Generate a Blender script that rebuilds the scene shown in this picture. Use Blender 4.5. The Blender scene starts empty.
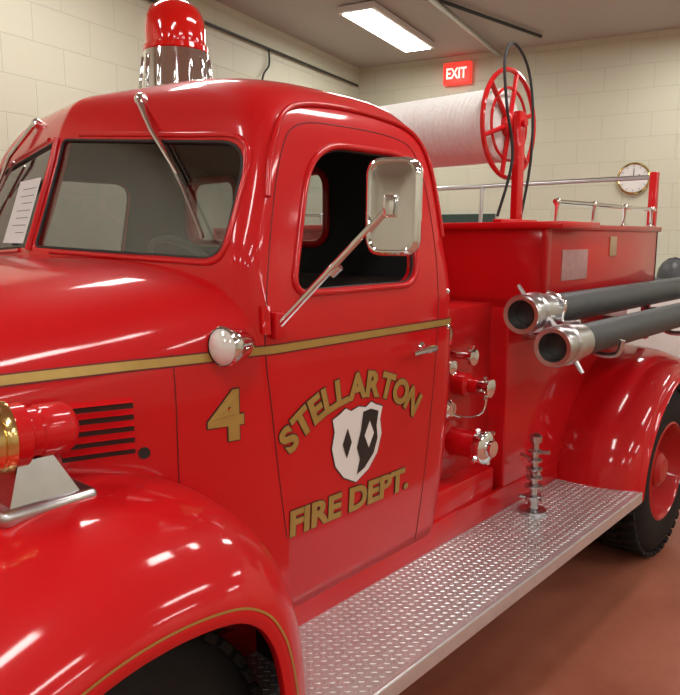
import bpy, bmesh, math
from mathutils import Vector, Matrix
from mathutils.bvhtree import BVHTree
sc=bpy.context.scene
try:
    sc.view_settings.view_transform='Standard'
except Exception: pass
YC=2.18
ROT=math.radians(13.9)
# ------------------------------------------------------------ materials
def nt(name):
    m=bpy.data.materials.new(name); m.use_nodes=True
    return m,m.node_tree,m.node_tree.nodes['Principled BSDF']
def P(name,col,metal=0,rough=.5,coat=0,var=0,scale=8,bump=0,bscale=60,emis=None,es=0,spec=.5):
    m,t,b=nt(name)
    b.inputs['Base Color'].default_value=(*col,1)
    b.inputs['Metallic'].default_value=metal
    b.inputs['Roughness'].default_value=rough
    b.inputs['Coat Weight'].default_value=coat
    b.inputs['Coat Roughness'].default_value=.08
    b.inputs['Specular IOR Level'].default_value=spec
    if emis:
        b.inputs['Emission Color'].default_value=(*emis,1); b.inputs['Emission Strength'].default_value=es
    tc=t.nodes.new('ShaderNodeTexCoord')
    if var:
        n=t.nodes.new('ShaderNodeTexNoise'); n.inputs['Scale'].default_value=scale; n.inputs['Detail'].default_value=4
        t.links.new(tc.outputs['Object'],n.inputs['Vector'])
        mx=t.nodes.new('ShaderNodeMix'); mx.data_type='RGBA'
        mx.inputs[6].default_value=(*[c*(1-var) for c in col],1)
        mx.inputs[7].default_value=(*[min(1,c*(1+var)) for c in col],1)
        t.links.new(n.outputs['Fac'],mx.inputs[0]); t.links.new(mx.outputs[2],b.inputs['Base Color'])
    if bump:
        n=t.nodes.new('ShaderNodeTexNoise'); n.inputs['Scale'].default_value=bscale
        t.links.new(tc.outputs['Object'],n.inputs['Vector'])
        bp=t.nodes.new('ShaderNodeBump'); bp.inputs['Strength'].default_value=bump; bp.inputs['Distance'].default_value=.01
        t.links.new(n.outputs['Fac'],bp.inputs['Height']); t.links.new(bp.outputs[0],b.inputs['Normal'])
    return m
RED=P('red_paint',(.56,.005,.008),0,.45,.75,var=.06,scale=3,spec=.12)
REDD=P('red_paint_satin',(.45,.008,.009),0,.4,.6,var=.1,spec=.2)
BLACK=P('black_rubber',(.012,.012,.012),0,.6,bump=.1)
TIRE=P('tyre_rubber',(.014,.0135,.013),0,.8,var=.3,bump=.2,spec=.25)
INT=P('dark_interior',(.018,.018,.02),0,.7,var=.2)
SEAM=P('seam_dark',(.14,.003,.003),0,.6)
GOLD=P('gold_leaf',(.42,.28,.07),.35,.4,var=.15,scale=30)
CHROME=P('chrome',(.80,.81,.82),1,.07)
STEEL=P('brushed_steel',(.55,.55,.56),1,.28,var=.1,scale=30)
PLATE=P('tread_plate',(.66,.67,.68),.7,.36,var=.15,scale=20)
WHITEP=P('white_paint',(.75,.74,.72),0,.45,var=.04)
PAPER=P('notice_paper',(.72,.73,.74),0,.7,var=.02)
INK=P('printed_ink',(.25,.26,.28),0,.7)
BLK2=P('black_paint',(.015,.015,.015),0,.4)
SLOT=P('louvre_shadow_gap',(.035,.008,.006),0,.6)
HOSEW=P('white_hose',(.74,.745,.73),0,.75,var=.08,scale=25,bump=.2)
RUB=P('charcoal_suction_hose',(.045,.052,.055),0,.5,var=.2,scale=20,bump=.2,bscale=120)
BRASS=P('brass',(.75,.55,.22),1,.18)
REDLENS=P('red_lens',(.55,.0,.0),0,.08,1,emis=(1,.02,.01),es=.12)
CLEAR=P('lamp_lens',(.75,.75,.72),.2,.12,1)
TAN=P('tan_plate',(.5,.36,.22),.2,.5)
PINK=P('painted_reflection',(.52,.30,.30),0,.5,var=.3,scale=30)  # pinkish reflection on the red side, put into a flat colour
GREEN=P('green_board',(.025,.05,.042),0,.6,var=.1)
SEAT=P('seat_vinyl',(.05,.035,.03),0,.5,bump=.2)
def glass():
    m=bpy.data.materials.new('window_glass'); m.use_nodes=True; t=m.node_tree
    t.nodes.clear()
    o=t.nodes.new('ShaderNodeOutputMaterial'); mx=t.nodes.new('ShaderNodeMixShader')
    tr=t.nodes.new('ShaderNodeBsdfTransparent'); tr.inputs[0].default_value=(.56,.60,.60,1)
    gl=t.nodes.new('ShaderNodeBsdfGlossy'); gl.inputs['Roughness'].default_value=.03
    lw=t.nodes.new('ShaderNodeLayerWeight'); lw.inputs[0].default_value=.5
    pw=t.nodes.new('ShaderNodeMath'); pw.operation='POWER'; pw.inputs[1].default_value=3.0
    ml=t.nodes.new('ShaderNodeMath'); ml.operation='MULTIPLY_ADD'; ml.inputs[1].default_value=.6; ml.inputs[2].default_value=.12
    t.links.new(lw.outputs['Facing'],pw.inputs[0]); t.links.new(pw.outputs[0],ml.inputs[0])
    t.links.new(ml.outputs[0],mx.inputs[0]); t.links.new(tr.outputs[0],mx.inputs[1]); t.links.new(gl.outputs[0],mx.inputs[2])
    t.links.new(mx.outputs[0],o.inputs[0]); return m
GLASS=glass()
def blockmat(name,axis):
    m,t,b=nt(name); b.inputs['Roughness'].default_value=.55
    tc=t.nodes.new('ShaderNodeTexCoord'); sp=t.nodes.new('ShaderNodeSeparateXYZ'); cb=t.nodes.new('ShaderNodeCombineXYZ')
    t.links.new(tc.outputs['Object'],sp.inputs[0]); t.links.new(sp.outputs[axis],cb.inputs[0]); t.links.new(sp.outputs[2],cb.inputs[1])
    br=t.nodes.new('ShaderNodeTexBrick'); t.links.new(cb.outputs[0],br.inputs['Vector'])
    br.inputs['Scale'].default_value=1; br.inputs['Brick Width'].default_value=.4; br.inputs['Row Height'].default_value=.2
    br.inputs['Mortar Size'].default_value=.004; br.inputs['Mortar Smooth'].default_value=.8
    br.inputs['Color1'].default_value=(.58,.575,.455,1); br.inputs['Color2'].default_value=(.595,.59,.47,1); br.inputs['Mortar'].default_value=(.49,.485,.385,1)
    t.links.new(br.outputs['Color'],b.inputs['Base Color'])
    inv=t.nodes.new('ShaderNodeMath'); inv.operation='SUBTRACT'; inv.inputs[0].default_value=1; t.links.new(br.outputs['Fac'],inv.inputs[1])
    no=t.nodes.new('ShaderNodeTexNoise'); no.inputs['Scale'].default_value=60; t.links.new(tc.outputs['Object'],no.inputs['Vector'])
    ad=t.nodes.new('ShaderNodeMath'); ad.operation='MULTIPLY_ADD'; t.links.new(no.outputs['Fac'],ad.inputs[0]); ad.inputs[1].default_value=.25; t.links.new(inv.outputs[0],ad.inputs[2])
    bp=t.nodes.new('ShaderNodeBump'); bp.inputs['Strength'].default_value=.35; bp.inputs['Distance'].default_value=.006
    t.links.new(ad.outputs[0],bp.inputs['Height']); t.links.new(bp.outputs[0],b.inputs['Normal'])
    return m
WALLX=blockmat('painted_block_long',0); WALLY=blockmat('painted_block_cross',1)
CEIL=P('ceiling_paint',(.46,.44,.41),0,.7,var=.04,scale=2)
def floormat():
    m,t,b=nt('floor_red_painted_concrete')
    tc=t.nodes.new('ShaderNodeTexCoord'); n=t.nodes.new('ShaderNodeTexNoise'); n.inputs['Scale'].default_value=1.6; n.inputs['Detail'].default_value=8; n.inputs['Roughness'].default_value=.65
    t.links.new(tc.outputs['Object'],n.inputs['Vector'])
    r=t.nodes.new('ShaderNodeValToRGB'); r.color_ramp.elements[0].position=.3; r.color_ramp.elements[0].color=(.28,.08,.045,1)
    r.color_ramp.elements[1].position=.7; r.color_ramp.elements[1].color=(.46,.165,.10,1)
    t.links.new(n.outputs['Fac'],r.inputs[0]); t.links.new(r.outputs[0],b.inputs['Base Color'])
    b.inputs['Roughness'].default_value=.42; return m
FLOOR=floormat()
DIFF=P('lamp_diffuser',(.9,.9,.88),0,.5,emis=(1,.98,.93),es=9)
# ------------------------------------------------------------ helpers
truck=bpy.data.objects.new('fire_truck',None); sc.collection.objects.link(truck)
truck.location=(1.9,YC,0)
bpy.context.view_layer.update()
def setparent(o,par):
    if par is not None:
        o.parent=par; o.matrix_parent_inverse=par.matrix_world.inverted()
def fin(name,bm,mats,par=truck,smooth=True,ang=35,recalc=True):
    if recalc: bmesh.ops.recalc_face_normals(bm,faces=bm.faces)
    if smooth:
        for f in bm.faces: f.smooth=True
        a=math.radians(ang)
        for e in bm.edges:
            if len(e.link_faces)==2 and e.calc_face_angle(0)>a: e.smooth=False
    me=bpy.data.meshes.new(name); bm.to_mesh(me); bm.free()
    if not isinstance(mats,(list,tuple)): mats=[mats]
    for m in mats: me.materials.append(m)
    o=bpy.data.objects.new(name,me); sc.collection.objects.link(o); setparent(o,par); return o
def applymods(o):
    dg=bpy.context.evaluated_depsgraph_get(); me=bpy.data.meshes.new_from_object(o.evaluated_get(dg))
    o.modifiers.clear(); o.data=me
def add_box(bm,c,s,bev=0,rot=None,seg=2):
    r=bmesh.ops.create_cube(bm,size=1); vs=r['verts']
    bmesh.ops.scale(bm,vec=Vector(s),verts=vs)
    if bev:
        es=list({e for v in vs for e in v.link_edges})
        g=bmesh.ops.bevel(bm,geom=es,offset=bev,segments=seg,affect='EDGES',profile=.5)
        vs=list({v for f in g['faces'] for v in f.verts}|{v for v in vs if v.is_valid})
    if rot is not None: bmesh.ops.transform(bm,matrix=rot.to_4x4(),verts=vs)
    bmesh.ops.translate(bm,vec=Vector(c),verts=vs)
def box(name,c,s,mat,bev=.004,rot=None,par=truck,seg=2):
    bm=bmesh.new(); add_box(bm,c,s,bev,rot,seg); return fin(name,bm,mat,par)
def add_lathe(bm,prof,org,axis,seg=32,closed=False):
    q=Vector((0,0,1)).rotation_difference(Vector(axis).normalized())
    org=Vector(org); rings=[]
    for r,h in prof:
        if r<1e-6: rings.append([bm.verts.new(org+q@Vector((0,0,h)))])
        else: rings.append([bm.verts.new(org+q@Vector((r*math.cos(2*math.pi*i/seg),r*math.sin(2*math.pi*i/seg),h))) for i in range(seg)])
    prs=list(zip(rings[:-1],rings[1:]))
    if closed: prs.append((rings[-1],rings[0]))
    for a,b in prs:
        for i in range(seg):
            j=(i+1)%seg
            if len(a)==1 and len(b)==1: break
            if len(a)==1: bm.faces.new((a[0],b[j],b[i]))
            elif len(b)==1: bm.faces.new((a[i],a[j],b[0]))
            else: bm.faces.new((a[i],a[j],b[j],b[i]))
def lathe(name,prof,org,axis,mat,seg=32,closed=False,par=truck,ang=35):
    bm=bmesh.new(); add_lathe(bm,prof,org,axis,seg,closed); return fin(name,bm,mat,par,ang=ang)
def catmull(pts,n=6,closed=False):
    P_=[tuple(p) for p in pts]; out=[]; N=len(P_)
    rng=range(N if closed else N-1)
    for i in rng:
        if closed: p0,p1,p2,p3=P_[i-1],P_[i],P_[(i+1)%N],P_[(i+2)%N]
        else: p0,p1,p2,p3=P_[max(i-1,0)],P_[i],P_[i+1],P_[min(i+2,N-1)]
        for k in range(n):
            t=k/n
            out.append(tuple(.5*((2*b)+(-a+c)*t+(2*a-5*b+4*c-d)*t*t+(-a+3*b-3*c+d)*t**3) for a,b,c,d in zip(p0,p1,p2,p3)))
    if not closed: out.append(P_[-1])
    return out
def add_tube(bm,pts,r,seg=8,closed=False):
    pts=[Vector(p) for p in pts]; N=len(pts); rs=r if isinstance(r,(list,tuple)) else [r]*N
    tang=[]
    for i in range(N):
        a=pts[i-1] if (i>0 or closed) else pts[i]; b=pts[(i+1)%N] if (i<N-1 or closed) else pts[i]
        tang.append((b-a).normalized())
    t0=tang[0]; up=Vector((0,0,1)) if abs(t0.z)<.9 else Vector((1,0,0))
    n=(up-t0*up.dot(t0)).normalized(); rings=[]
    for i in range(N):
        if i>0:
            n=tang[i-1].rotation_difference(tang[i])@n
            n=(n-tang[i]*n.dot(tang[i])).normalized()
        b=tang[i].cross(n)
        rings.append([bm.verts.new(pts[i]+(n*math.cos(2*math.pi*k/seg)+b*math.sin(2*math.pi*k/seg))*rs[i]) for k in range(seg)])
    for i in range(N if closed else N-1):
        A=rings[i]; B=rings[(i+1)%N]
        sh=0
        if closed and i==N-1:
            sh=min(range(seg),key=lambda s:(A[0].co-B[s].co).length)
        for k in range(seg): bm.faces.new((A[k],A[(k+1)%seg],B[(k+1+sh)%seg],B[(k+sh)%seg]))
    if not closed:
        bm.faces.new(rings[0][::-1]); bm.faces.new(rings[-1])
def tube(name,pts,r,mat,seg=8,closed=False,par=truck):
    bm=bmesh.new(); add_tube(bm,pts,r,seg,closed); return fin(name,bm,mat,par,ang=50)
def loft(bm,secs,closed=True,cap0=False,cap1=False,mi=0):
    R=[[bm.verts.new(p) for p in s] for s in secs]; n=len(R[0])
    for A,B in zip(R[:-1],R[1:]):
        for i in range(n if closed else n-1):
            j=(i+1)%n; f=bm.faces.new((A[i],A[j],B[j],B[i])); f.material_index=mi
    if cap0: bm.faces.new(R[0][::-1])
    if cap1: bm.faces.new(R[-1])
    return R
def rpoly(pts,tl,seg=6,sub=0):
    out=[]; N=len(pts); arcs=[]
    if not isinstance(sub,(list,tuple)): sub=[sub]*N
    for i in range(N):
        p=Vector(pts[i]); a=Vector(pts[i-1]); b=Vector(pts[(i+1)%N]); t=tl[i] if isinstance(tl,(list,tuple)) else tl
        s=p+(a-p).normalized()*min(t,(a-p).length*.499); e=p+(b-p).normalized()*min(t,(b-p).length*.499)
        arcs.append([s*(1-u)**2+p*2*u*(1-u)+e*u*u for u in [k/seg for k in range(seg+1)]])
    for i in range(N):
        out+=arcs[i]; e=arcs[i][-1]; s=arcs[(i+1)%N][0]
        for k in range(1,sub[i]+1): out.append(e.lerp(s,k/(sub[i]+1)))
    return out
# ------------------------------------------------------------ CAB SHELL
keys=[(.56,.845,.975,.14,2.02,.10,.08),(.80,.865,.975,.14,2.04,.10,.08),(1.10,.878,.975,.14,2.05,.10,.08),(1.35,.88,.975,.14,2.05,.08,.09),
(1.47,.872,.975,.14,2.05,.07,.10),(1.56,.860,.980,.14,2.05,.06,.12),(1.70,.838,1.030,.14,2.05,.06,.13),(1.84,.815,1.078,.14,2.045,.07,.15),
(1.91,.797,1.098,.14,2.035,.09,.18),(1.965,.767,1.120,.14,2.01,.14,.22),(2.012,.718,1.150,.135,1.975,.19,.25),(2.043,.640,1.195,.12,1.92,.22,.25),
(2.062,.53,1.26,.09,1.85,.19,.2),(2.074,.37,1.34,.06,1.77,.13,.13),(2.081,.19,1.43,.03,1.69,.07,.07),(2.083,.05,1.51,.01,1.61,.02,.02)]
def key_at(z):
    for a,b in zip(keys[:-1],keys[1:]):
        if a[0]<=z<=b[0]:
            t=(z-a[0])/(b[0]-a[0]); return [p+(q-p)*t for p,q in zip(a,b)]
bm=bmesh.new(); secs=[]
for z,w,xf,v,xb,rf,rb in catmull(keys,4):
    pts=[(xf,0),(xf+v,w),(xb,w),(xb,-w),(xf+v,-w)]
    lp=rpoly(pts,[.01,rf,rb,rb,rf],seg=8,sub=[14,18,20,18,14])
    secs.append([(p.x,YC-p.y,z) for p in lp])
R=loft(bm,secs,True,False,True)
cab=fin('cab_shell',bm,[RED,INT],ang=50)
so=cab.modifiers.new('s','SOLIDIFY'); so.thickness=.028; so.offset=-1; so.material_offset=1; so.use_even_offset=False
applymods(cab)
def prism(pts3a,pts3b):
    bm=bmesh.new(); loft(bm,[pts3a,pts3b],True,True,True); bmesh.ops.recalc_face_normals(bm,faces=bm.faces)
    me=bpy.data.meshes.new('c'); bm.to_mesh(me); bm.free(); me.materials.append(RED); o=bpy.data.objects.new('c',me); sc.collection.objects.link(o); return o
def ws_out(s): # windshield outline (y',z)
    p=[(.022,1.570),(.785,1.543),(.772,1.838),(.022,1.900)]
    return [Vector((s*q.x,q.y)) for q in rpoly(p,[.02,.07,.09,.02],seg=6,sub=[10,4,10,4])]
dwin=rpoly([(1.275,1.462),(1.80,1.462),(1.84,1.845),(1.40,1.845)],[.05,.06,.09,.14],seg=8,sub=[8,6,6,6])
rwin=lambda cy,hw,z0,z1:[Vector((q.x,q.y)) for q in rpoly([(cy-hw,z0),(cy+hw,z0),(cy+hw,z1),(cy-hw,z1)],[.07]*4,seg=6,sub=4)]
rear_wins=[rwin(0.11,.17,1.58,1.85),rwin(-.43,.17,1.58,1.85)]
cut=[]
for s in (1,-1):
    o=ws_out(s); cut.append(prism([(.6,YC-q.x,q.y) for q in o],[(1.45,YC-q.x,q.y) for q in o]))
    cut.append(prism([(q.x,YC-s*.50,q.y) for q in dwin],[(q.x,YC-s*1.1,q.y) for q in dwin]))
for o in rear_wins: cut.append(prism([(1.8,YC-q.x,q.y) for q in o],[(2.3,YC-q.x,q.y) for q in o]))
for c in cut:
    b=cab.modifiers.new('b','BOOLEAN'); b.operation='DIFFERENCE'; b.solver='EXACT'; b.object=c
applymods(cab)
for c in cut: bpy.data.objects.remove(c,do_unlink=True)
# cowl / hood loft
def hoodsec(x,w,zt,zs,n,zb):
    pts=[]
    M=28
    for i in range(6): pts.append((w,zb+(zs-zb)*i/6))
    for i in range(M+1):
        t=math.pi*i/M; c,s_=math.cos(t),math.sin(t)
        pts.append((w*math.copysign(abs(c)**(2/n),c),zs+(zt-zs)*abs(s_)**(2/n)))
    for i in range(5,-1,-1): pts.append((-w,zb+(zs-zb)*i/6))
    return [(x,YC-a,b) for a,b in pts]
hk=[(1.24,.875,1.545,1.25,5.0,.58),(1.15,.872,1.545,1.25,4.5,.58),(1.06,.855,1.545,1.22,3.8,.60),(.94,.810,1.543,1.2,3.2,.65),(.80,.750,1.528,1.18,2.9,.72),
(.57,.668,1.50,1.15,2.7,.8),(.25,.56,1.45,1.12,2.6,.8),(-.05,.46,1.39,1.10,2.5,.8),(-.22,.40,1.35,1.08,2.5,.78),(-.30,.36,1.30,1.05,2.5,.78),(-.335,.29,1.23,1.03,2.4,.8)]
bm=bmesh.new(); hs=[hoodsec(*k) for k in catmull(hk,4)]
loft(bm,hs,False); 
fv=[bm.verts.new(p) for p in hs[-1]]; bm.faces.new(fv)
hood=fin('hood_and_cowl',bm,RED,ang=60)
def bvh_of(objs):
    V=[];F=[]
    for o in objs:
        off=len(V); mw=o.matrix_world
        V+=[mw@v.co for v in o.data.vertices]; F+=[[i+off for i in p.vertices] for p in o.data.polygons]
    return BVHTree.FromPolygons(V,F)
bpy.context.view_layer.update()
BV=bvh_of([cab,hood])
def side(x,z,off=.003,s=1):
    o=Vector((x,YC-s*2,z)); h=BV.ray_cast(o,Vector((0,s,0)))
    if h[0] is None: return Vector((x,YC-s*.87,z))
    n=h[1]; n=n if n.y*s<0 else -n
    return h[0]+n*off
def front(y,z,off=.003):
    h=BV.ray_cast(Vector((-2,y,z)),Vector((1,0,0)))
    if h[0] is None: return Vector((1.1,y,z))
    n=h[1]; n=n if n.x<0 else -n
    return h[0]+n*off
# glass panes
def fx(yp,z):
    k=key_at(z); return k[2]+k[3]*abs(yp)/k[1]
bm=bmesh.new()
for s in (1,-1):
    o=ws_out(s); c=Vector((s*.39,1.71))
    vs=[bm.verts.new((fx(c.x+(q.x-c.x)*1.01,min(q.y,1.9))+.010,YC-(c.x+(q.x-c.x)*1.01),c.y+(q.y-c.y)*1.03)) for q in o]
    bm.faces.new(vs)
fin('windshield_glass',bm,GLASS,smooth=False)
bm=bmesh.new()
for o in rear_wins: bm.faces.new([bm.verts.new((2.035,YC-q.x,q.y)) for q in o])
fin('rear_window_glass',bm,GLASS,smooth=False)
bm=bmesh.new(); bm.faces.new([bm.verts.new((q.x,YC+.855-(q.y-1.46)*.14,q.y)) for q in dwin])
fin('passenger_door_glass',bm,GLASS,smooth=False)
def off_outline(o,d):
    n=len(o); out=[]
    for i in range(n):
        t=(o[(i+1)%n]-o[i-1]); nn=Vector((t.y,-t.x)); 
        if nn.length>0: nn.normalize()
        out.append(o[i]+nn*d)
    return out
bm=bmesh.new()
for s in (1,-1):
    o=ws_out(s)
    add_tube(bm,[(fx(q.x,min(q.y,1.9))+.004,YC-q.x,q.y) for q in o],.0055,8,True)
fin('window_gaskets',bm,BLACK,ang=60)
bm=bmesh.new()
for o in rear_wins:
    add_tube(bm,[(2.018,YC-q.x,q.y) for q in off_outline(o,.008)],.015,8,True); add_tube(bm,[(2.055,YC-q.x,q.y) for q in o],.008,8,True)
fin('rear_window_frames',bm,RED,ang=60)
bm=bmesh.new()
for s in (1,-1):
    o=[Vector((abs(q.x),q.y)) for q in ws_out(s)]
    oo=[Vector((q.x+(.014 if q.x>.6 else 0),q.y+(.018 if q.y>1.75 else -.010))) for q in o if q.x>.06]
    add_tube(bm,[front(YC-s*q.x,q.y,0) for q in oo],.008,8)
add_tube(bm,[(fx(0,z)-.003,YC,z) for z in (1.56,1.65,1.75,1.85,1.905)],.012,8)
fin('windshield_surround',bm,RED,ang=60)
bm=bmesh.new()
for s in (1,-1):
    do=off_outline(dwin,.010)
    add_tube(bm,[side(q.x,q.y,0,s) for q in do],.010,8,True)
fin('door_window_bead',bm,RED,ang=60)
bm=bmesh.new()
for s in (1,-1): add_tube(bm,[side(q.x,q.y,-.010,s) for q in off_outline(dwin,.002)],.006,6,True)
fin('door_window_rubber',bm,BLACK,ang=60)
# notice taped on windscreen
def wsp(yp,z,o): return Vector((fx(yp,z)-o,YC-yp,z))
bm=bmesh.new()
G=[[bm.verts.new(wsp(-.075-.25*i/5,1.580+.21*j/5,.004)) for i in range(6)] for j in range(6)]
for j in range(5):
    for i in range(5): bm.faces.new((G[j][i],G[j][i+1],G[j+1][i+1],G[j+1][i]))
fin('windshield_paper_notice',bm,PAPER)
bm=bmesh.new()
for k,(a,b) in enumerate(((.10,.25),(.10,.26),(.10,.22),(.10,.26),(.10,.24),(.10,.26),(.10,.20))):
    z=1.76-k*.024
    bm.faces.new([bm.verts.new(wsp(-p,q,.0055)) for p,q in ((a,z),(b,z),(b,z-.003),(a,z-.003))])
fin('windshield_paper_lines',bm,INK,smooth=False)
# door seams, drip rail
door=[(1.27,.57),(1.225,.85),(1.185,1.15),(1.165,1.35),(1.195,1.55),(1.275,1.80),(1.36,1.895),(1.55,1.912),(1.80,1.90),(1.885,1.84),(1.925,1.65),(1.925,1.35),(1.90,1.0),(1.865,.57)]
bm=bmesh.new()
for s in (1,-1): add_tube(bm,[side(x,z,-.0005,s) for x,z in catmull(door,6)],.0022,6)
for s in (1,-1): add_tube(bm,[side(.94,z,0,s) for z in [1.0+.33*i/10 for i in range(11)]],.0018,6)
fin('panel_seams',bm,SEAM,ang=60)
bm=bmesh.new()
for s in (1,-1): add_tube(bm,[side(x,z,.004,s) for x,z in catmull([(1.215,1.70),(1.25,1.82),(1.33,1.93),(1.5,1.965),(1.75,1.96),(1.90,1.92),(1.965,1.80),(1.985,1.6)],6)],.008,8)
fin('drip_rails',bm,RED,ang=60)
def ribbon(name,pts,h,mat,s=1,off=.0022):
    bm=bmesh.new(); prev=None
    for x,z in pts:
        a=bm.verts.new(side(x,z-h/2,off,s)); b=bm.verts.new(side(x,z+h/2,off,s))
        if prev: bm.faces.new((prev[0],a,b,prev[1]))
        prev=(a,b)
    return fin(name,bm,mat,ang=80)
def beltz(x):
    return 1.318+ (0 if x>1.1 else (x-1.1)*.045)
xs=[-.2+ (2.02+.2)*i/110 for i in range(111)]
for s in (1,-1):
    ribbon('belt_stripe_edge',[(x,beltz(x)) for x in xs],.028,SEAM,s,.0015)
    ribbon('belt_stripe',[(x,beltz(x)) for x in xs],.020,GOLD,s,.003)
# ------------------------------------------------------------ lettering
def textmesh(body,size,offset=0):
    cu=bpy.data.curves.new('t','FONT'); cu.body=body; cu.size=size; cu.offset=offset; cu.align_x='CENTER'; cu.resolution_u=4; cu.fill_mode='FRONT'
    o=bpy.data.objects.new('t',cu); sc.collection.objects.link(o)
    bpy.context.view_layer.update()
    dg=bpy.context.evaluated_depsgraph_get(); me=bpy.data.meshes.new_from_object(o.evaluated_get(dg))
    V=[v.co.copy() for v in me.vertices]; F=[tuple(p.vertices) for p in me.polygons]
    bpy.data.objects.remove(o,do_unlink=True)
    return V,F
def decal(name,items,mat,off,s=1):
    bm=bmesh.new()
    for V,F in items:
        vs=[bm.verts.new(side(v[0],v[1],off,s)) for v in V]
        for f in F:
            try: bm.faces.new([vs[i] for i in f])
            except Exception: pass
    return fin(name,bm,mat,smooth=False,recalc=False)
def arc_word(word,cx,cz,R_,half,size,offset,sx=1):
    ws=[]
    for ch in word:
        V,F=textmesh(ch,size,offset); x0=min(v.x for v in V); x1=max(v.x for v in V); ws.append((V,F,(x0+x1)/2,(x1-x0)))
    gap=.013; tot=sum(w[3] for w in ws)+gap*(len(ws)-1); pos=-tot/2; out=[]
    for V,F,c,w in ws:
        a=(pos+w/2)/(tot/2)*half; pos+=w+gap
        ca,sa=math.cos(a),math.sin(a)
        out.append(([(cx+(v.x-c)*sx*ca+(v.y+R_)*sa, cz-(v.x-c)*sx*sa+(v.y+R_)*ca) for v in V],F))
    return out
for nm,o_,m,of in (('lettering_stellarton_outline',.0075,BLK2,.0018),('lettering_stellarton',.0048,GOLD,.0036)):  # black painted outline behind the gold letters
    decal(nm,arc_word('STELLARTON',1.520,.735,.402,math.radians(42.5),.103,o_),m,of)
for nm,o_,m,of in (('lettering_fire_dept_outline',.0065,BLK2,.0018),('lettering_fire_dept',.0044,GOLD,.0036)):  # same black outline under the lower line of gold
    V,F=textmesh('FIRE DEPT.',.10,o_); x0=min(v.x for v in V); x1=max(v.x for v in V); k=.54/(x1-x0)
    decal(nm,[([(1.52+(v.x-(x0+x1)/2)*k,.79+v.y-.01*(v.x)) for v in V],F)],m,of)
for nm,o_,m,of in (('lettering_number_outline',.009,BLK2,.0018),('lettering_number',.0060,GOLD,.0036)):  # black outline around the gold number
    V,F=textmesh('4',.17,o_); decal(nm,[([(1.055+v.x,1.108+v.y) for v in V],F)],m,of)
def shield(k):
    h=[(0,.12),(.035,.112),(.06,.125),(.085,.112),(.118,.10),(.108,.06),(.118,.01),(.10,-.05),(.06,-.095),(0,-.125)]
    h=[(x*k,z*k) for x,z in h]
    return h+[(-x,z) for x,z in h[-2:0:-1]]
def polydecal(name,poly,mat,off,cx=1.522,cz=.995):
    V=[(cx+x,cz+z) for x,z in poly]
    decal(name,[(V,[tuple(range(len(V)))])],mat,off)
polydecal('emblem_outline',shield(.98),BLK2,.002)
polydecal('emblem_shield',shield(.95),WHITEP,.0032)
polydecal('emblem_half',[(.02,.095),(.055,.098),(.092,.085),(.085,.04),(.092,.0),(.075,-.045),(.035,-.082),(.0,-.095),(.012,-.05),(-.004,-.01),(.012,.04)],BLK2,.0045)
polydecal('emblem_diamond',[(.050,.062),(.072,.02),(.050,-.022),(.028,.02)],WHITEP,.0056)
polydecal('emblem_left_diamond',[(-.048,.058),(-.028,.012),(-.048,-.034),(-.068,.012)],BLK2,.0045)
# ------------------------------------------------------------ fenders
def fender(name,path,section,cx,cz,s,n=6):
    pp=catmull(path,n); secs=[]; stripes=[]
    for i,(x,z) in enumerate(pp):
        a=pp[max(i-1,0)]; b=pp[min(i+1,len(pp)-1)]
        t=Vector((b[0]-a[0],b[1]-a[1])).normalized(); nn=Vector((-t.y,t.x))
        if nn.dot(Vector((x-cx,z-cz)))<0: nn=-nn
        secs.append([(x+nn.x*o,YC-s*y,z+nn.y*o) for y,o in section]); stripes.append((x,z,nn))
    bm=bmesh.new(); loft(bm,secs,False)
    o=fin(name,bm,[RED,BLK2],ang=60)
    me=o.data; f=me.polygons[len(me.polygons)//2]
    c=o.matrix_world@f.center
    if (f.normal.x*(c.x-cx)+f.normal.z*(c.z-cz))<0: me.flip_normals()
    so=o.modifiers.new('s','SOLIDIFY'); so.thickness=.006; so.offset=-1; so.material_offset=1; so.material_offset_rim=0
    applymods(o); return stripes
FP=[(1.150,.44),(1.148,.55),(1.132,.70),(1.092,.84),(1.012,.96),(.89,1.04),(.73,1.072),(.55,1.065),(.37,1.017),(.20,.94),(.06,.84),(-.05,.71),(-.10,.57),(-.105,.45)]
FS=[(y+.13,o) for y,o in catmull([(.42,-.03),(.55,-.012),(.65,0),(.75,-.004),(.84,-.018),(.92,-.046),(.975,-.08),(1.018,-.12),(1.045,-.16),(1.055,-.19)],3)]+[(1.18,-.205),(1.165,-.208)]
RC=(3.62,.40)
RP=[(RC[0]+.65*math.cos(math.radians(a)),RC[1]+.65*math.sin(math.radians(a))) for a in range(174,5,-12)]
RS=[(y+.13,o) for y,o in catmull([(.60,-.0),(.75,0),(.86,-.008),(.94,-.025),(1.0,-.05),(1.04,-.08),(1.052,-.10)],3)]+[(1.196,-.104),(1.202,-.112),(1.196,-.12),(1.18,-.122)]
for s in (1,-1):
    st=fender('front_fender',FP,FS,.55,.42,s)
    fender('rear_fender',RP,RS,RC[0],RC[1],s)
    bm=bmesh.new()
    def ysec(o):
        for (y0,o0),(y1,o1) in zip(FS[:-1],FS[1:]):
            if o0>=o>=o1 and o0!=o1: return y0+(y1-y0)*(o-o0)/(o1-o0)
        return 1.18
    prev=None
    for x,z,nn in st:
        a=bm.verts.new((x+nn.x*-.172,YC-s*(ysec(-.172)+.004),z+nn.y*-.172)); b=bm.verts.new((x+nn.x*-.177,YC-s*(ysec(-.177)+.003),z+nn.y*-.177))
        if prev: bm.faces.new((prev[0],a,b,prev[1]))
        prev=(a,b)
    fin('fender_pinstripe',bm,GOLD,ang=80)
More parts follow.
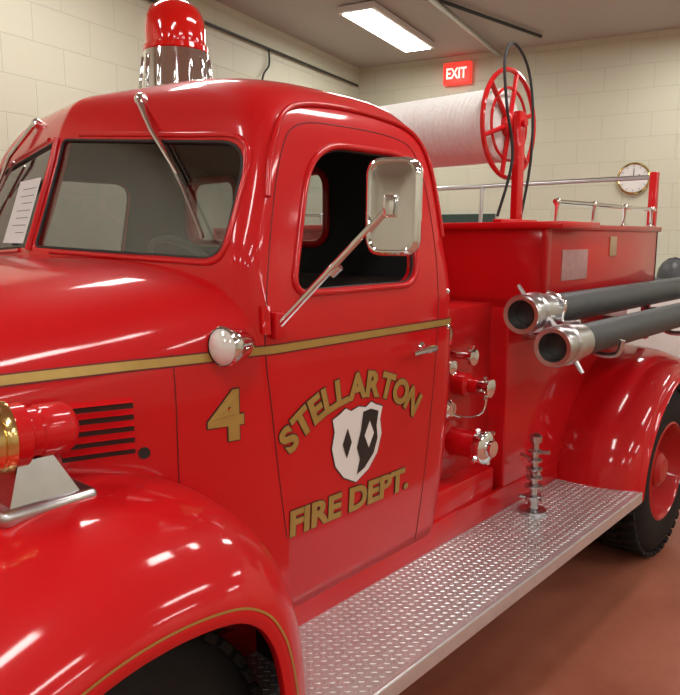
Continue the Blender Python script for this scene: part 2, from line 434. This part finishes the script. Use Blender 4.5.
# ------------------------------------------------------------ wheels
def wheel(name,c,out,dual=False,r=.43):
    ax=(0,out,0); bm=bmesh.new(); w=.20
    prof=[(.24,-.0),(.28,.012),(.36,.012),(.405,-.01),(.425,-.03),(.425,-w+.03),(.405,-w+.01),(.37,-w-.012),(.28,-w)]
    add_lathe(bm,[(a*r/.43,b) for a,b in prof],c,ax,48,True)
    for i in range(44):
        a=2*math.pi*i/44
        for k,yy in ((0,-.05),(.5,-w+.05)):
            aa=a+k*2*math.pi/44
            rr=r*.995
            rot=Matrix.Rotation(-aa,3,'Y')
            add_box(bm,Vector(c)+Vector((rr*math.cos(aa)*1,out*yy,rr*math.sin(aa))),(.022,.095,.04),.003,rot,1)
    fin(name+'_tyre',bm,TIRE,ang=40)
    bm=bmesh.new(); q=r/.43
    add_lathe(bm,[(a_*q,b_) for a_,b_ in [(.245,-.005),(.252,.004),(.242,.008),(.23,-.01),(.215,-.08),(.19,-.12),(.13,-.10),(.10,-.07),(.085,-.03),(.06,-.01),(0,-.008)]],c,ax,40)
    for i in range(6):
        a=2*math.pi*i/6; add_lathe(bm,[(.014,-.12),(.014,-.085),(0,-.08)],Vector(c)+Vector((.155*math.cos(a),0,.155*math.sin(a))),ax,6)
    fin(name+'_rim',bm,REDD,ang=30)
for s in (1,-1):
    wheel('front_wheel',(.58,YC-s*1.04,.425),-s,r=.42)
    wheel('rear_wheel',(RC[0],YC-s*1.13,.435),-s)
    wheel('rear_inner_wheel',(RC[0],YC-s*.85,.435),-s)
bm=bmesh.new()
add_lathe(bm,[(0,-.86),(.05,-.86),(.05,.86),(0,.86)],(.58,YC,.43),(0,1,0),16)
add_lathe(bm,[(0,-1.0),(.06,-1.0),(.06,-.16),(.16,-.1),(.16,.1),(.06,.16),(.06,1.0),(0,1.0)],(RC[0],YC,.43),(0,1,0),16)
for s in (1,-1): add_box(bm,(1.9,YC-s*.38,.50),(4.3,.08,.16),.01)
for x in (-.1,.9,1.9,2.9,3.9): add_box(bm,(x,YC,.50),(.08,.7,.12),.01)
add_box(bm,(.45,YC,.80),(.8,.5,.5),.05)
fin('chassis_frame',bm,BLK2)
# ------------------------------------------------------------ running boards
for s in (1,-1):
    bm=bmesh.new(); x0,x1=1.0,3.06; yo,yi=1.195,.83
    add_box(bm,((x0+x1)/2,YC-s*(yo+yi)/2,.485),(x1-x0,yo-yi,.018),.002)
    add_box(bm,((x0+x1)/2,YC-s*(yo+.004),.473),(x1-x0,.012,.05),.005)
    p=.026; nx=int((x1-x0)/p); ny=int((yo-yi)/p)
    for i in range(nx*2):
        for j in range(ny*2+1):
            if (i+j)%2: continue
            cx=x0+.01+i*p/2*1.0; cy=YC-s*(yo-.014)+s*j*p/2
            if cx>x1-.01 or abs(YC-s*yi-cy)<.005: continue
            d=Vector((1,1,0)).normalized() if (i%2==0) else Vector((1,-1,0)).normalized()
            e=Vector((-d.y,d.x,0)); c=Vector((cx,cy,.494)); L=.0095; W=.0032; H=.0020
            v=[bm.verts.new(c+d*L),bm.verts.new(c+e*W),bm.verts.new(c-d*L),bm.verts.new(c-e*W),bm.verts.new(c+d*L*.4+Vector((0,0,H))),bm.verts.new(c-d*L*.4+Vector((0,0,H)))]
            for f in ((0,1,4),(1,2,5),(1,5,4),(2,3,5),(3,0,4),(3,4,5)): bm.faces.new([v[k] for k in f])
    fin('running_board',bm,PLATE,smooth=False)
    bm=bmesh.new(); add_box(bm,(2.0,YC-s*.835,.53),(1.96,.02,.12),.003)
    fin('running_board_splash_panel',bm,RED)
    bm=bmesh.new()
    for x in (1.4,2.0,2.7): add_box(bm,(x,YC-s*.78,.44),(.05,.72,.05),.004)
    fin('running_board_brackets',bm,BLK2)
# ------------------------------------------------------------ rear body
bm=bmesh.new()
add_box(bm,(2.30,YC,.93),(.58,1.52,.82),.012)
fin('pump_compartment',bm,REDD)
bm=bmesh.new()
add_box(bm,(3.12,YC,.915),(1.28,1.68,.83),.012)
fin('lower_body',bm,RED)
bm=bmesh.new()
X0,X1,HW,Z0,Z1=2.48,3.72,.98,1.325,1.65
T=.03
add_box(bm,((X0+X1)/2,YC,Z0+.02),(X1-X0,2*HW,.04),.006)
for s in (1,-1): add_box(bm,((X0+X1)/2,YC-s*(HW-T/2),(Z0+Z1)/2),(X1-X0,T,Z1-Z0),.006)
for x in (X0+T/2,X1-T/2): add_box(bm,(x,YC,(Z0+Z1)/2),(T,2*HW,Z1-Z0),.006)
fin('hose_bed_box',bm,RED)
bm=bmesh.new()
for s in (1,-1): add_box(bm,((X0+X1)/2,YC-s*(HW+.006),Z1-.012),(X1-X0+.02,.014,.024),.005)
add_box(bm,(X0-.006,YC,Z1-.012),(.014,2*HW+.02,.024),.005)
for s in (1,-1): add_box(bm,(X0-.002,YC-s*(HW+.002),(Z0+Z1)/2),(.03,.03,Z1-Z0),.006)
fin('hose_bed_trim',bm,REDD)
box('maker_plate',(3.13,YC-HW-.003,1.56),(.07,.006,.085),TAN,.001)
box('reflection_patch',(2.74,YC-HW-.002,1.49),(.24,.004,.12),PINK,.001)  # thin pale panel painted to stand for a reflection on the box side
bm=bmesh.new()
add_box(bm,(4.0,YC,.50),(.5,1.6,.03),.004); fin('tailboard',bm,PLATE)
box('rear_body_panel',(3.86,YC,.80),(.20,1.5,.60),RED,.02)
bm=bmesh.new()
for i in range(14): add_box(bm,(3.1,YC-.85+i*.13,1.50),(1.1,.11,.2),.04,None,3)
fin('folded_hose_load',bm,HOSEW)
for s in (1,-1):
    bm=bmesh.new(); yy=YC-s*.96
    add_tube(bm,[(2.58,yy,1.735),(3.70,yy,1.735)],.009,10)
    for x in (2.60,2.95,3.30,3.66):
        add_lathe(bm,[(.018,0),(.018,.006),(.008,.012),(.008,.07),(.014,.08),(.016,.088),(.012,.098),(0,.102)],(x,yy,1.648),(0,0,1),12)
    fin('side_grab_rail',bm,CHROME)
bm=bmesh.new()
for s in (1,-1): add_box(bm,(3.76,YC-s*.93,1.50),(.04,.04,.85),.006)
fin('rear_corner_posts',bm,RED)
tube('rear_crossbar',[(3.76,YC-.93,1.90),(3.76,YC+.93,1.90)],.012,STEEL)
tube('rear_crossbar_post',[(3.76,YC+.06,1.90),(3.74,YC+.06,1.62)],.012,STEEL)
# ------------------------------------------------------------ hose reel
RX,RZ=2.615,2.045
prof=[(0,0),(.10,0)]
n=26
for i in range(n):
    h=.02+.62*i/n; prof+=[(.142,h),(.146,h+.012),(.142,h+.023)]
prof+=[(.10,.66),(0,.66)]
lathe('reel_hose_windings',prof,(RX,1.455,RZ),(0,1,0),HOSEW,40)
bm=bmesh.new()
for yy in (1.445,2.14):
    for rr,tr in ((.208,.010),(.14,.006)):
        if yy>2 : rr*=.6
        add_tube(bm,[(RX+rr*math.cos(a*math.pi/24),yy,RZ+rr*math.sin(a*math.pi/24)) for a in range(48)],tr,8,True)
    for k in range(6):
        R_=.208 if yy<2 else .125
        a=k*math.pi/3+.3; add_tube(bm,[(RX+.03*math.cos(a),yy,RZ+.03*math.sin(a)),(RX+R_*math.cos(a),yy,RZ+R_*math.sin(a))],.010,8)
    add_lathe(bm,[(0,-.03),(.03,-.03),(.05,-.01),(.05,.01),(.03,.03),(0,.03)],(RX,yy,RZ),(0,1,0),20)
add_lathe(bm,[(0,-.012),(.10,-.012),(.105,0),(.10,.012),(0,.012)],(RX,1.470,RZ),(0,1,0),36)
for yy in (1.40,2.19):
    add_box(bm,(RX,yy,1.86),(.05,.03,.46),.004)
    add_box(bm,(RX,yy,1.66),(.30,.04,.02),.004)
add_lathe(bm,[(0,0),(.016,0),(.016,.85),(0,.85)],(RX,1.37,RZ),(0,1,0),12)
fin('hose_reel_frame',bm,RED)
bm=bmesh.new(); add_box(bm,(RX,1.87,1.645),(.34,1.5,.025),.005); fin('reel_platform',bm,RED)
tube('reel_feed_hose',catmull([(2.50,1.42,1.68),(2.53,1.38,1.9),(2.49,1.39,2.1),(2.50,1.41,2.27),(2.60,1.43,2.35),(2.70,1.42,2.28),(2.72,1.40,2.12),(2.70,1.39,1.9),(2.67,1.41,1.67)],8),.006,BLACK)
# ------------------------------------------------------------ suction hoses
def suction(name,x0,y,z,x1,r=.062):
    lathe(name,[(0,0.1),(r*.86,.1),(r*.86,.12),(r*.92,.12),(r*.92,x1-x0),(0,x1-x0)],(x0,y,z),(1,0,0),RUB,32)
    bm=bmesh.new()
    add_lathe(bm,[(r*.80,.06),(r*.82,.0),(r*1.06,-.002),(r*1.12,.006),(r*1.12,.026),(r*1.02,.034),(r*1.02,.075),(r*1.16,.08),(r*1.16,.115),(r*1.02,.125),(r*1.02,.20),(r*.92,.205)],(x0,y,z),(1,0,0),32)
    for k in range(2):
        a=math.radians(55+180*k)
        add_tube(bm,[(x0+.098,y+r*1.0*math.cos(a),z+r*1.0*math.sin(a)),(x0+.098,y+r*1.85*math.cos(a),z+r*1.85*math.sin(a))],[.011,.008],8)
    fin(name+'_coupling',bm,STEEL)
    lathe(name+'_bore',[(r*.8,.062),(0,.062)],(x0,y,z),(1,0,0),BLK2,24)
suction('suction_hose_upper',2.20,1.145,1.335,4.3)
suction('suction_hose_lower',2.19,1.02,1.235,4.35)
bm=bmesh.new()
for x in (2.62,3.45):
    add_tube(bm,catmull([(x,1.21,1.33),(x,1.145,1.262),(x,1.095,1.26),(x,1.09,1.20),(x,1.04,1.16),(x,.965,1.165),(x,.945,1.22)],5),.011,8)
    add_box(bm,(x,1.27,1.20),(.04,.14,.03),.004)
fin('suction_hose_brackets',bm,STEEL)
tube('suction_hose_strap',catmull([(2.40,1.145,1.405),(2.40,1.08,1.37),(2.40,1.085,1.30),(2.40,1.02,1.305)],6),.008,CHROME)
# ------------------------------------------------------------ pump fittings
O=(0,-1,0)
bm=bmesh.new()
add_lathe(bm,[(.045,0),(.045,.012),(.036,.018),(.034,.01),(0,.01)],(2.15,1.42,1.245),O,24)
add_lathe(bm,[(.045,0),(.045,.05),(.03,.06),(.03,.10),(0,.10)],(2.24,1.42,1.05),O,20)
add_lathe(bm,[(.075,0),(.075,.01),(.055,.02),(.05,.12),(.058,.125),(.058,.14),(0,.14)],(2.19,1.42,.84),O,24)
add_box(bm,(2.2,1.40,.60),(.45,.10,.18),.015)
add_box(bm,(2.05,1.40,1.10),(.12,.05,.10),.01)
fin('pump_outlets',bm,RED)
bm=bmesh.new()
add_lathe(bm,[(.03,0),(.034,.03),(.034,.05),(.02,.055),(0,.055)],(2.24,1.32,1.05),O,16)
for k in range(3): 
    a=k*2.09; add_tube(bm,[(2.24,1.29,1.05),(2.24+.048*math.cos(a),1.285,1.05+.048*math.sin(a))],.008,6)
add_lathe(bm,[(.014,0),(.014,.09),(.03,.095),(.03,.11),(0,.115)],(2.18,1.42,1.17),O,16)
add_tube(bm,[(2.18,1.33,1.17),(2.18,1.32,1.215)],.010,8)
add_lathe(bm,[(.014,0),(.014,.06),(.026,.065),(.026,.08),(0,.085)],(2.09,1.42,1.14),O,16)
add_lathe(bm,[(.034,0),(.036,.03),(.026,.04),(0,.042)],(2.12,1.40,.978),O,20)
add_lathe(bm,[(.055,.13),(.062,.135),(.062,.165),(.05,.175),(.03,.178),(.03,.195),(0,.195)],(2.19,1.42,.84),O,24)
for k in range(4):
    a=k*math.pi/2+.5; add_tube(bm,[(2.19+.05*math.cos(a),1.27,.84+.05*math.sin(a)),(2.19+.082*math.cos(a),1.27,.84+.082*math.sin(a))],.009,6)
add_tube(bm,catmull([(2.24,1.29,1.02),(2.23,1.30,.96),(2.17,1.33,.945),(2.10,1.39,.97)],6),.004,6)
fin('pump_valves_and_caps',bm,CHROME)
lathe('pump_gauge_face',[(0,.011),(.034,.011)],(2.15,1.42,1.245),O,TAN,20)
bm=bmesh.new(); c=(2.54,1.235,.495)
pr=[(.055,0),(.055,.012),(.022,.02),(.018,.05),(.036,.055),(.036,.07),(.016,.076)]
for i in range(5):
    h=.10+i*.036; pr+=[(.015,h),(.036-.002*i,h+.006),(.036-.002*i,h+.014),(.015,h+.022)]
pr+=[(.014,.29),(.026,.295),(.026,.32),(.01,.33),(0,.33)]
add_lathe(bm,pr,c,(0,0,1),20)
for i,(a,h) in enumerate(((.3,.06),(2.4,.06),(4.3,.06),(0.9,.14),(3.9,.17),(1.6,.22),(4.8,.25))):
    add_tube(bm,[(c[0],c[1],c[2]+h),(c[0]+.06*math.cos(a),c[1]+.06*math.sin(a),c[2]+h+.01)],.008,6)
fin('board_mount_nozzle_post',bm,STEEL)
# ------------------------------------------------------------ beacon
bc=(1.550,YC,2.074)
bm=bmesh.new()
add_lathe(bm,[(.142,0),(.142,.012),(.130,.022),(.117,.13),(.113,.165),(.100,.17),(0,.17)],bc,(0,0,1),36)
for k in range(14):
    a=k*math.pi/7; add_box(bm,(bc[0]+.124*math.cos(a),bc[1]+.124*math.sin(a),bc[2]+.082),(.012,.012,.13),.004,Matrix.Rotation(a,3,'Z')@Matrix.Rotation(-.13,3,'Y'))
fin('beacon_base',bm,CHROME)
lathe('beacon_dome',[(.102,.165),(.105,.185),(.106,.24),(.101,.28),(.088,.31),(.062,.330),(.030,.339),(0,.341)],bc,(0,0,1),REDLENS,36)
lathe('beacon_ring',[(.104,.165),(.113,.17),(.113,.185),(.104,.19)],bc,(0,0,1),REDLENS,36)
# ------------------------------------------------------------ cowl lamp
p=side(1.045,1.345,0); q=Vector((p.x,p.y-.045,p.z))
bm=bmesh.new()
add_lathe(bm,[(.046,-.03),(.05,-.026),(.05,-.012),(.045,0),(.038,.035),(.022,.065),(0,.08)],q,(1,.12,0),28)
add_tube(bm,[q+Vector((.01,0,0)),q+Vector((.02,.055,-.01))],[.016,.022],10)
fin('cowl_lamp_body',bm,CHROME)
lathe('cowl_lamp_lens',[(.044,-.028),(.035,-.036),(.018,-.042),(0,-.044)],q,(1,.12,0),CLEAR,24)
# ------------------------------------------------------------ fender warning lamp
L=Vector((.555,1.37,1.215)); bm=bmesh.new(); ax=(1,-.05,-.02)
add_lathe(bm,[(.066,-.06),(.066,-.03),(.064,.0),(.064,.02),(.050,.028),(.050,.045),(.054,.05),(.054,.10),(.046,.115),(.03,.125),(0,.128)],L,ax,32)
fin('fender_lamp_body',bm,RED)
bm=bmesh.new()
add_lathe(bm,[(.05,-.095),(.066,-.09),(.074,-.08),(.074,-.065),(.068,-.06),(.075,-.052),(.075,-.036),(.068,-.03),(.073,-.022),(.073,-.012),(.064,-.006)],L,ax,32)
fin('fender_lamp_bezel',bm,BRASS)
lathe('fender_lamp_lens',[(.055,-.092),(.04,-.105),(.02,-.112),(0,-.114)],L,ax,CLEAR,28)
bm=bmesh.new()
add_box(bm,(.60,1.37,1.068),(.20,.13,.035),.014,None,3)
b0=[bm.verts.new(v) for v in ((.52,1.32,1.075),(.67,1.32,1.075),(.67,1.42,1.075),(.52,1.42,1.075))]
b1=[bm.verts.new(v) for v in ((.555,1.345,1.165),(.625,1.345,1.165),(.625,1.395,1.165),(.555,1.395,1.165))]
for i in range(4): bm.faces.new((b0[i],b0[(i+1)%4],b1[(i+1)%4],b1[i]))
bm.faces.new(b1)
fin('fender_lamp_stand',bm,STEEL)
for s in (1,-1):
    lathe('headlamp_bucket',[(.10,-.03),(.108,-.02),(.10,.0),(.085,.08),(.05,.15),(0,.18)],(-.04,YC-s*.78,1.02),(1,0,0),RED,32)
    lathe('headlamp_lens',[(.10,-.03),(.07,-.05),(0,-.06)],(-.04,YC-s*.78,1.02),(1,0,0),CLEAR,32)
bm=bmesh.new()
for i in range(9): add_box(bm,(-.345,YC,.84+i*.045),(.02,.54-.012*i,.014),.005)
fin('grille_bars',bm,CHROME)
bm=bmesh.new(); add_tube(bm,catmull([(-.36,YC-1.10,.55),(-.50,YC-.6,.55),(-.54,YC,.55),(-.50,YC+.6,.55),(-.42,YC+.9,.55)],8),.06,12); fin('front_bumper',bm,CHROME)
bm=bmesh.new()
for s in (1,-1): add_box(bm,(-.33,YC-s*.35,.53),(.35,.06,.08),.005)
fin('bumper_irons',bm,BLK2)
# louvres
bm=bmesh.new(); bm2=bmesh.new()
for s in (1,-1):
    for i in range(5):
        z=1.105+i*.027
        a0,a1=.70,.85
        r8=range(9)
        up=[side(a0+(a1-a0)*k/8,z+.012,.014,s) for k in r8]; lo=[side(a0+(a1-a0)*k/8,z-.003,.001,s) for k in r8]
        top=[side(a0+(a1-a0)*k/8,z+.022,.0,s) for k in r8]
        V=[[bm.verts.new(p) for p in r] for r in (up,top)]
        for k in range(8): bm.faces.new((V[0][k],V[0][k+1],V[1][k+1],V[1][k]))
        V=[[bm2.verts.new(p) for p in r] for r in (lo,[side(a0+(a1-a0)*k/8,z+.013,.0015,s) for k in r8])]
        for k in range(8): bm2.faces.new((V[0][k],V[0][k+1],V[1][k+1],V[1][k]))
fin('hood_louvres',bm,RED); fin('hood_louvre_slots',bm2,SLOT)
p=side(.868,1.10,0)
lathe('hood_latch_hole',[(.014,-.002),(.014,.004),(.009,.004),(0,.002)],p,(-.3,-1,0),BLK2,16)
# ------------------------------------------------------------ mirror
M=Vector((1.29,1.0,1.668)); n_=Vector((-.93,-.36,.03)).normalized()
rot=Vector((-1,0,0)).rotation_difference(n_).to_matrix()
def rrect(w,h,r,k=6): return rpoly([(-w/2,-h/2),(w/2,-h/2),(w/2,h/2),(-w/2,h/2)],r,seg=k)
bm=bmesh.new(); secs=[]
for sc_,dx in ((.93,.018),(.985,.014),(1,.006),(.99,-.006),(.95,-.014),(.86,-.020),(.80,-.020),(.76,-.013),(.3,-.017)):
    secs.append([M+rot@Vector((dx,p.x*sc_,p.y*(sc_ if sc_>.9 else (sc_+1)/2 if sc_>.5 else sc_))) for p in rrect(.130,.222,.040)])
loft(bm,secs,True,True,True)
add_box(bm,M+n_*.022,(.014,.03,.05),.004,rot)
fin('side_mirror_head',bm,CHROME,ang=45)
box('side_mirror_glass',M-n_*.019,(.003,.10,.185),CHROME,.001,rot)
hp=side(1.195,1.385,0)
bm=bmesh.new()
add_tube(bm,[hp+Vector((0,-.02,0)),M+n_*.028],[.010,.007],10)
add_tube(bm,[hp+Vector((0,-.02,0))+(M-hp)*.45,hp+Vector((0,-.02,0))+(M-hp)*.52],.012,10)
add_lathe(bm,[(.013,-.02),(.016,0),(.013,.02)],M+n_*.03,(0,0,1),10)
fin('side_mirror_arm',bm,CHROME)
bm=bmesh.new(); add_box(bm,hp+Vector((0,-.012,-.005)),(.035,.03,.07),.008)
add_tube(bm,[side(1.163,1.36,.012),side(1.163,1.43,.012)],.012,10)
fin('door_hinge',bm,RED)
hp=side(1.83,1.248,0)
bm=bmesh.new(); add_lathe(bm,[(.02,0),(.02,.006),(.012,.012),(.010,.045),(0,.045)],hp,(0,-1,0),16)
add_tube(bm,[hp+Vector((.015,-.045,0)),hp+Vector((-.04,-.05,.002)),hp+Vector((-.10,-.045,-.003))],[.012,.011,.007],10)
fin('door_handle',bm,CHROME)
bm=bmesh.new(); 
for x,z in ((1.99,1.30),(1.99,1.42)): add_lathe(bm,[(.009,0),(.006,.005),(0,.006)],side(x,z,0),(0,-1,0),10)
fin('cab_rivets',bm,CHROME)
# wipers
def gp(yp,z,o): return Vector((fx(yp,z)-o,YC-yp,z))
for s in (1,-1):
    yo_=.33*s
    w0=front(YC-yo_,1.99,.006)
    a=gp(.46*s,1.87,.012); b=gp(.72*s,1.60,.012); mid=gp(.58*s,1.765,.022)
    bm=bmesh.new()
    add_lathe(bm,[(.018,-.01),(.018,.012),(.01,.02),(0,.022)],w0,(-1,0,.5),14)
    k1=w0.lerp(mid,.5)+Vector((-.022,0,.010))
    add_tube(bm,[w0+Vector((-.012,0,0)),k1,mid],[.010,.008,.0045],8)
    fin('wiper_arm',bm,CHROME)
    bm=bmesh.new(); add_tube(bm,[a,gp(.60*s,1.73,.012),b],.0045,6); fin('wiper_blade',bm,STEEL)
# cab interior
bm=bmesh.new()
add_box(bm,(1.78,YC,.95),(.42,1.5,.22),.05,None,4); add_box(bm,(1.97,YC,1.22),(.09,1.5,.48),.035,None,4)
fin('bench_seat',bm,SEAT)
box('cab_floor',(1.6,YC,.60),(.85,1.60,.03),BLK2)
bm=bmesh.new(); c=Vector((1.30,1.75,1.43)); nx=Vector((.82,0,.57)).normalized(); u=Vector((0,1,0)); v=nx.cross(u)
add_tube(bm,[c+(u*math.cos(a*math.pi/20)+v*math.sin(a*math.pi/20))*.20 for a in range(40)],.011,8,True)
for k in range(3):
    a=k*2.094+.5; add_tube(bm,[c-nx*.02,c+(u*math.cos(a)+v*math.sin(a))*.20],.008,6)
add_tube(bm,[c-nx*.01,c-nx*.35],.018,8)
fin('steering_wheel',bm,BLK2)
# ------------------------------------------------------------ ROOM
D=Vector((math.cos(ROT),math.sin(ROT),0)); Nn=Vector((-math.sin(ROT),math.cos(ROT),0))
def RW(d,n,z): return D*d+Nn*n+Vector((0,0,z))
def rbox(name,c,s,mat,bev=0):
    bm=bmesh.new(); add_box(bm,(0,0,0),s,bev); o=fin(name,bm,mat,None,smooth=False)
    o.location=RW(*c); o.rotation_euler=(0,0,ROT); return o
d0,d1,n0,n1,H=-5.2,6.7,-5.0,3.36,3.3
dm,nm,dl,nl=(d0+d1)/2,(n0+n1)/2,d1-d0,n1-n0
rbox('floor',(dm,nm,-.05),(dl+.4,nl+.4,.1),FLOOR)
rbox('ceiling',(dm,nm,H+.05),(dl+.4,nl+.4,.1),CEIL)
rbox('wall_left',(dm,n1+.1,H/2),(dl+.4,.2,H),WALLX)
rbox('wall_right',(dm,n0-.1,H/2),(dl+.4,.2,H),WALLX)
rbox('wall_back',(d1+.1,nm,H/2),(.2,nl,H),WALLY)
rbox('wall_front',(d0-.1,nm,H/2),(.2,nl,H),WALLY)
for d in (5.5,2.6,-.3,-3.2):
    for n in (2.48,.2,-2.2,-4.2):
        e=bpy.data.objects.new('fluorescent_ceiling_lamp' ,None); sc.collection.objects.link(e); e.location=RW(d,n,H-.05); e.rotation_euler=(0,0,ROT)
        bpy.context.view_layer.update()
        bm=bmesh.new(); add_box(bm,(0,0,.018),(1.26,.30,.05),.006)
        h=fin('housing',bm,WHITEP,None,smooth=False); h.parent=e
        bm=bmesh.new(); add_box(bm,(0,0,-.012),(1.20,.24,.008),.003)
        h=fin('diffuser',bm,DIFF,None,smooth=False); h.parent=e
        la=bpy.data.lights.new('tube_light','AREA'); la.shape='RECTANGLE'; la.size=1.18; la.size_y=.22; la.energy=17; la.color=(1,.985,.94)
        lo=bpy.data.objects.new('tube_light',la); sc.collection.objects.link(lo); lo.parent=e; lo.location=(0,0,-.022)
def rt(name,pts,r,mat): return tube(name,[RW(*p) for p in pts],r,mat,par=None)
rt('wall_conduit',[(1.0,n1-.03,3.10),(6.6,n1-.03,3.11)],.011,BLK2)
rt('drop_cable',catmull([(5.0,n1-.03,3.10),(5.0,n1-.03,2.98),(4.9,n1-.04,2.88),(4.86,n1-.03,2.7)],5),.008,BLACK)
rt('ceiling_conduit',[(3.9,3.0,H-.02),(4.6,2.3,H-.03),(5.0,1.9,H-.03),(6.3,1.45,H-.03)],.014,BLK2)
rt('ceiling_pipe',[(3.6,1.9,H-.05),(6.68,1.9,H-.05)],.022,STEEL)
ex=bpy.data.objects.new('exit_sign',None); sc.collection.objects.link(ex); ex.location=RW(6.66,2.30,3.13); ex.rotation_euler=(0,0,ROT-math.pi/2)
bpy.context.view_layer.update()
EXR=P('exit_red',(.6,.02,.015),0,.4,emis=(1,.06,.04),es=.9); EXW=P('exit_white',(.8,.75,.7),0,.4,emis=(1,.85,.75),es=.9)
bm=bmesh.new(); add_box(bm,(0,0,0),(.27,.06,.20),.008); o=fin('housing',bm,EXR,None); o.parent=ex
V,F=textmesh('EXIT',.135,.003); x0=min(v.x for v in V); x1=max(v.x for v in V); k=.20/(x1-x0)
bm=bmesh.new(); vs=[bm.verts.new(((v.x-(x0+x1)/2)*k,-.033,v.y-.047)) for v in V]
for f in F: bm.faces.new([vs[i] for i in f])
o=fin('letters',bm,EXW,None,smooth=False); o.parent=ex
ck=bpy.data.objects.new('wall_clock',None); sc.collection.objects.link(ck); ck.location=RW(6.69,.69,2.10)
bpy.context.view_layer.update()
c=ck.location.copy(); ax=-D
lathe('clock_case',[(.118,0),(.135,.01),(.135,.025),(.125,.032),(.118,.026)],c,ax,BRASS,36,par=ck)
lathe('clock_face',[(0,.022),(.122,.022)],c,ax,WHITEP,36,par=ck)
bm=bmesh.new(); cc=c-D*.028
add_tube(bm,[cc,cc+Vector((0,0,.085))],.003,6); add_tube(bm,[cc,cc+Nn*-.05+Vector((0,0,.03))],.004,6)
for i in range(12):
    a=i*math.pi/6; e=Nn*math.cos(a)+Vector((0,0,1))*math.sin(a); add_tube(bm,[cc+e*.095,cc+e*.108],.0025,5)
fin('clock_hands',bm,BLK2,ck)
rbox('green_notice_board',(6.68,2.25,1.72),(.03,.7,.20),GREEN,.004)
cb=bpy.data.objects.new('storage_cabinet',None); sc.collection.objects.link(cb); cb.location=RW(6.35,.0,0); cb.rotation_euler=(0,0,ROT)
bm=bmesh.new(); add_box(bm,(0,0,.62),(.55,1.3,1.24),.01); add_box(bm,(-.28,-.32,.62),(.02,.6,1.14),.006); add_box(bm,(-.28,.32,.62),(.02,.6,1.14),.006)
o=fin('carcass',bm,WHITEP,None); o.parent=cb
bm=bmesh.new(); add_tube(bm,[(-.31,-.06,.55),(-.31,-.06,.70)],.008,6); add_tube(bm,[(-.31,.06,.55),(-.31,.06,.70)],.008,6); o=fin('handles',bm,STEEL,None); o.parent=cb
hc=RW(6.28,.30,1.24)
bm=bmesh.new(); add_lathe(bm,[(.17,.0),(.185,.008),(.17,.02),(.125,.035),(.12,.09),(.10,.14),(.06,.175),(0,.19)],hc,(0,0,1),28)
for k in range(4):
    a=k*math.pi/2; add_tube(bm,[hc+Vector((.128*math.cos(a)*math.cos(t2),.128*math.sin(a)*math.cos(t2),.04+.155*math.sin(t2))) for t2 in [q*math.pi/8 for q in range(5)]],.007,6)
fin('fire_helmet',bm,P('helmet_grey',(.06,.065,.07),0,.4),None)
w=bpy.data.worlds.new('w'); sc.world=w; w.use_nodes=True; w.node_tree.nodes['Background'].inputs[0].default_value=(.5,.5,.5,1); w.node_tree.nodes['Background'].inputs[1].default_value=.2
cd=bpy.data.cameras.new('camera'); cam=bpy.data.objects.new('camera',cd); sc.collection.objects.link(cam); sc.camera=cam
cd.sensor_fit='VERTICAL'; cd.sensor_height=36; cd.lens=36*700/695; cd.clip_start=.02
cam.location=(0,0,1.6); th=math.radians(42.05); pt=math.radians(8.97)
cam.rotation_euler=Vector((math.cos(th)*math.cos(pt),math.sin(th)*math.cos(pt),-math.sin(pt))).to_track_quat('-Z','Y').to_euler()
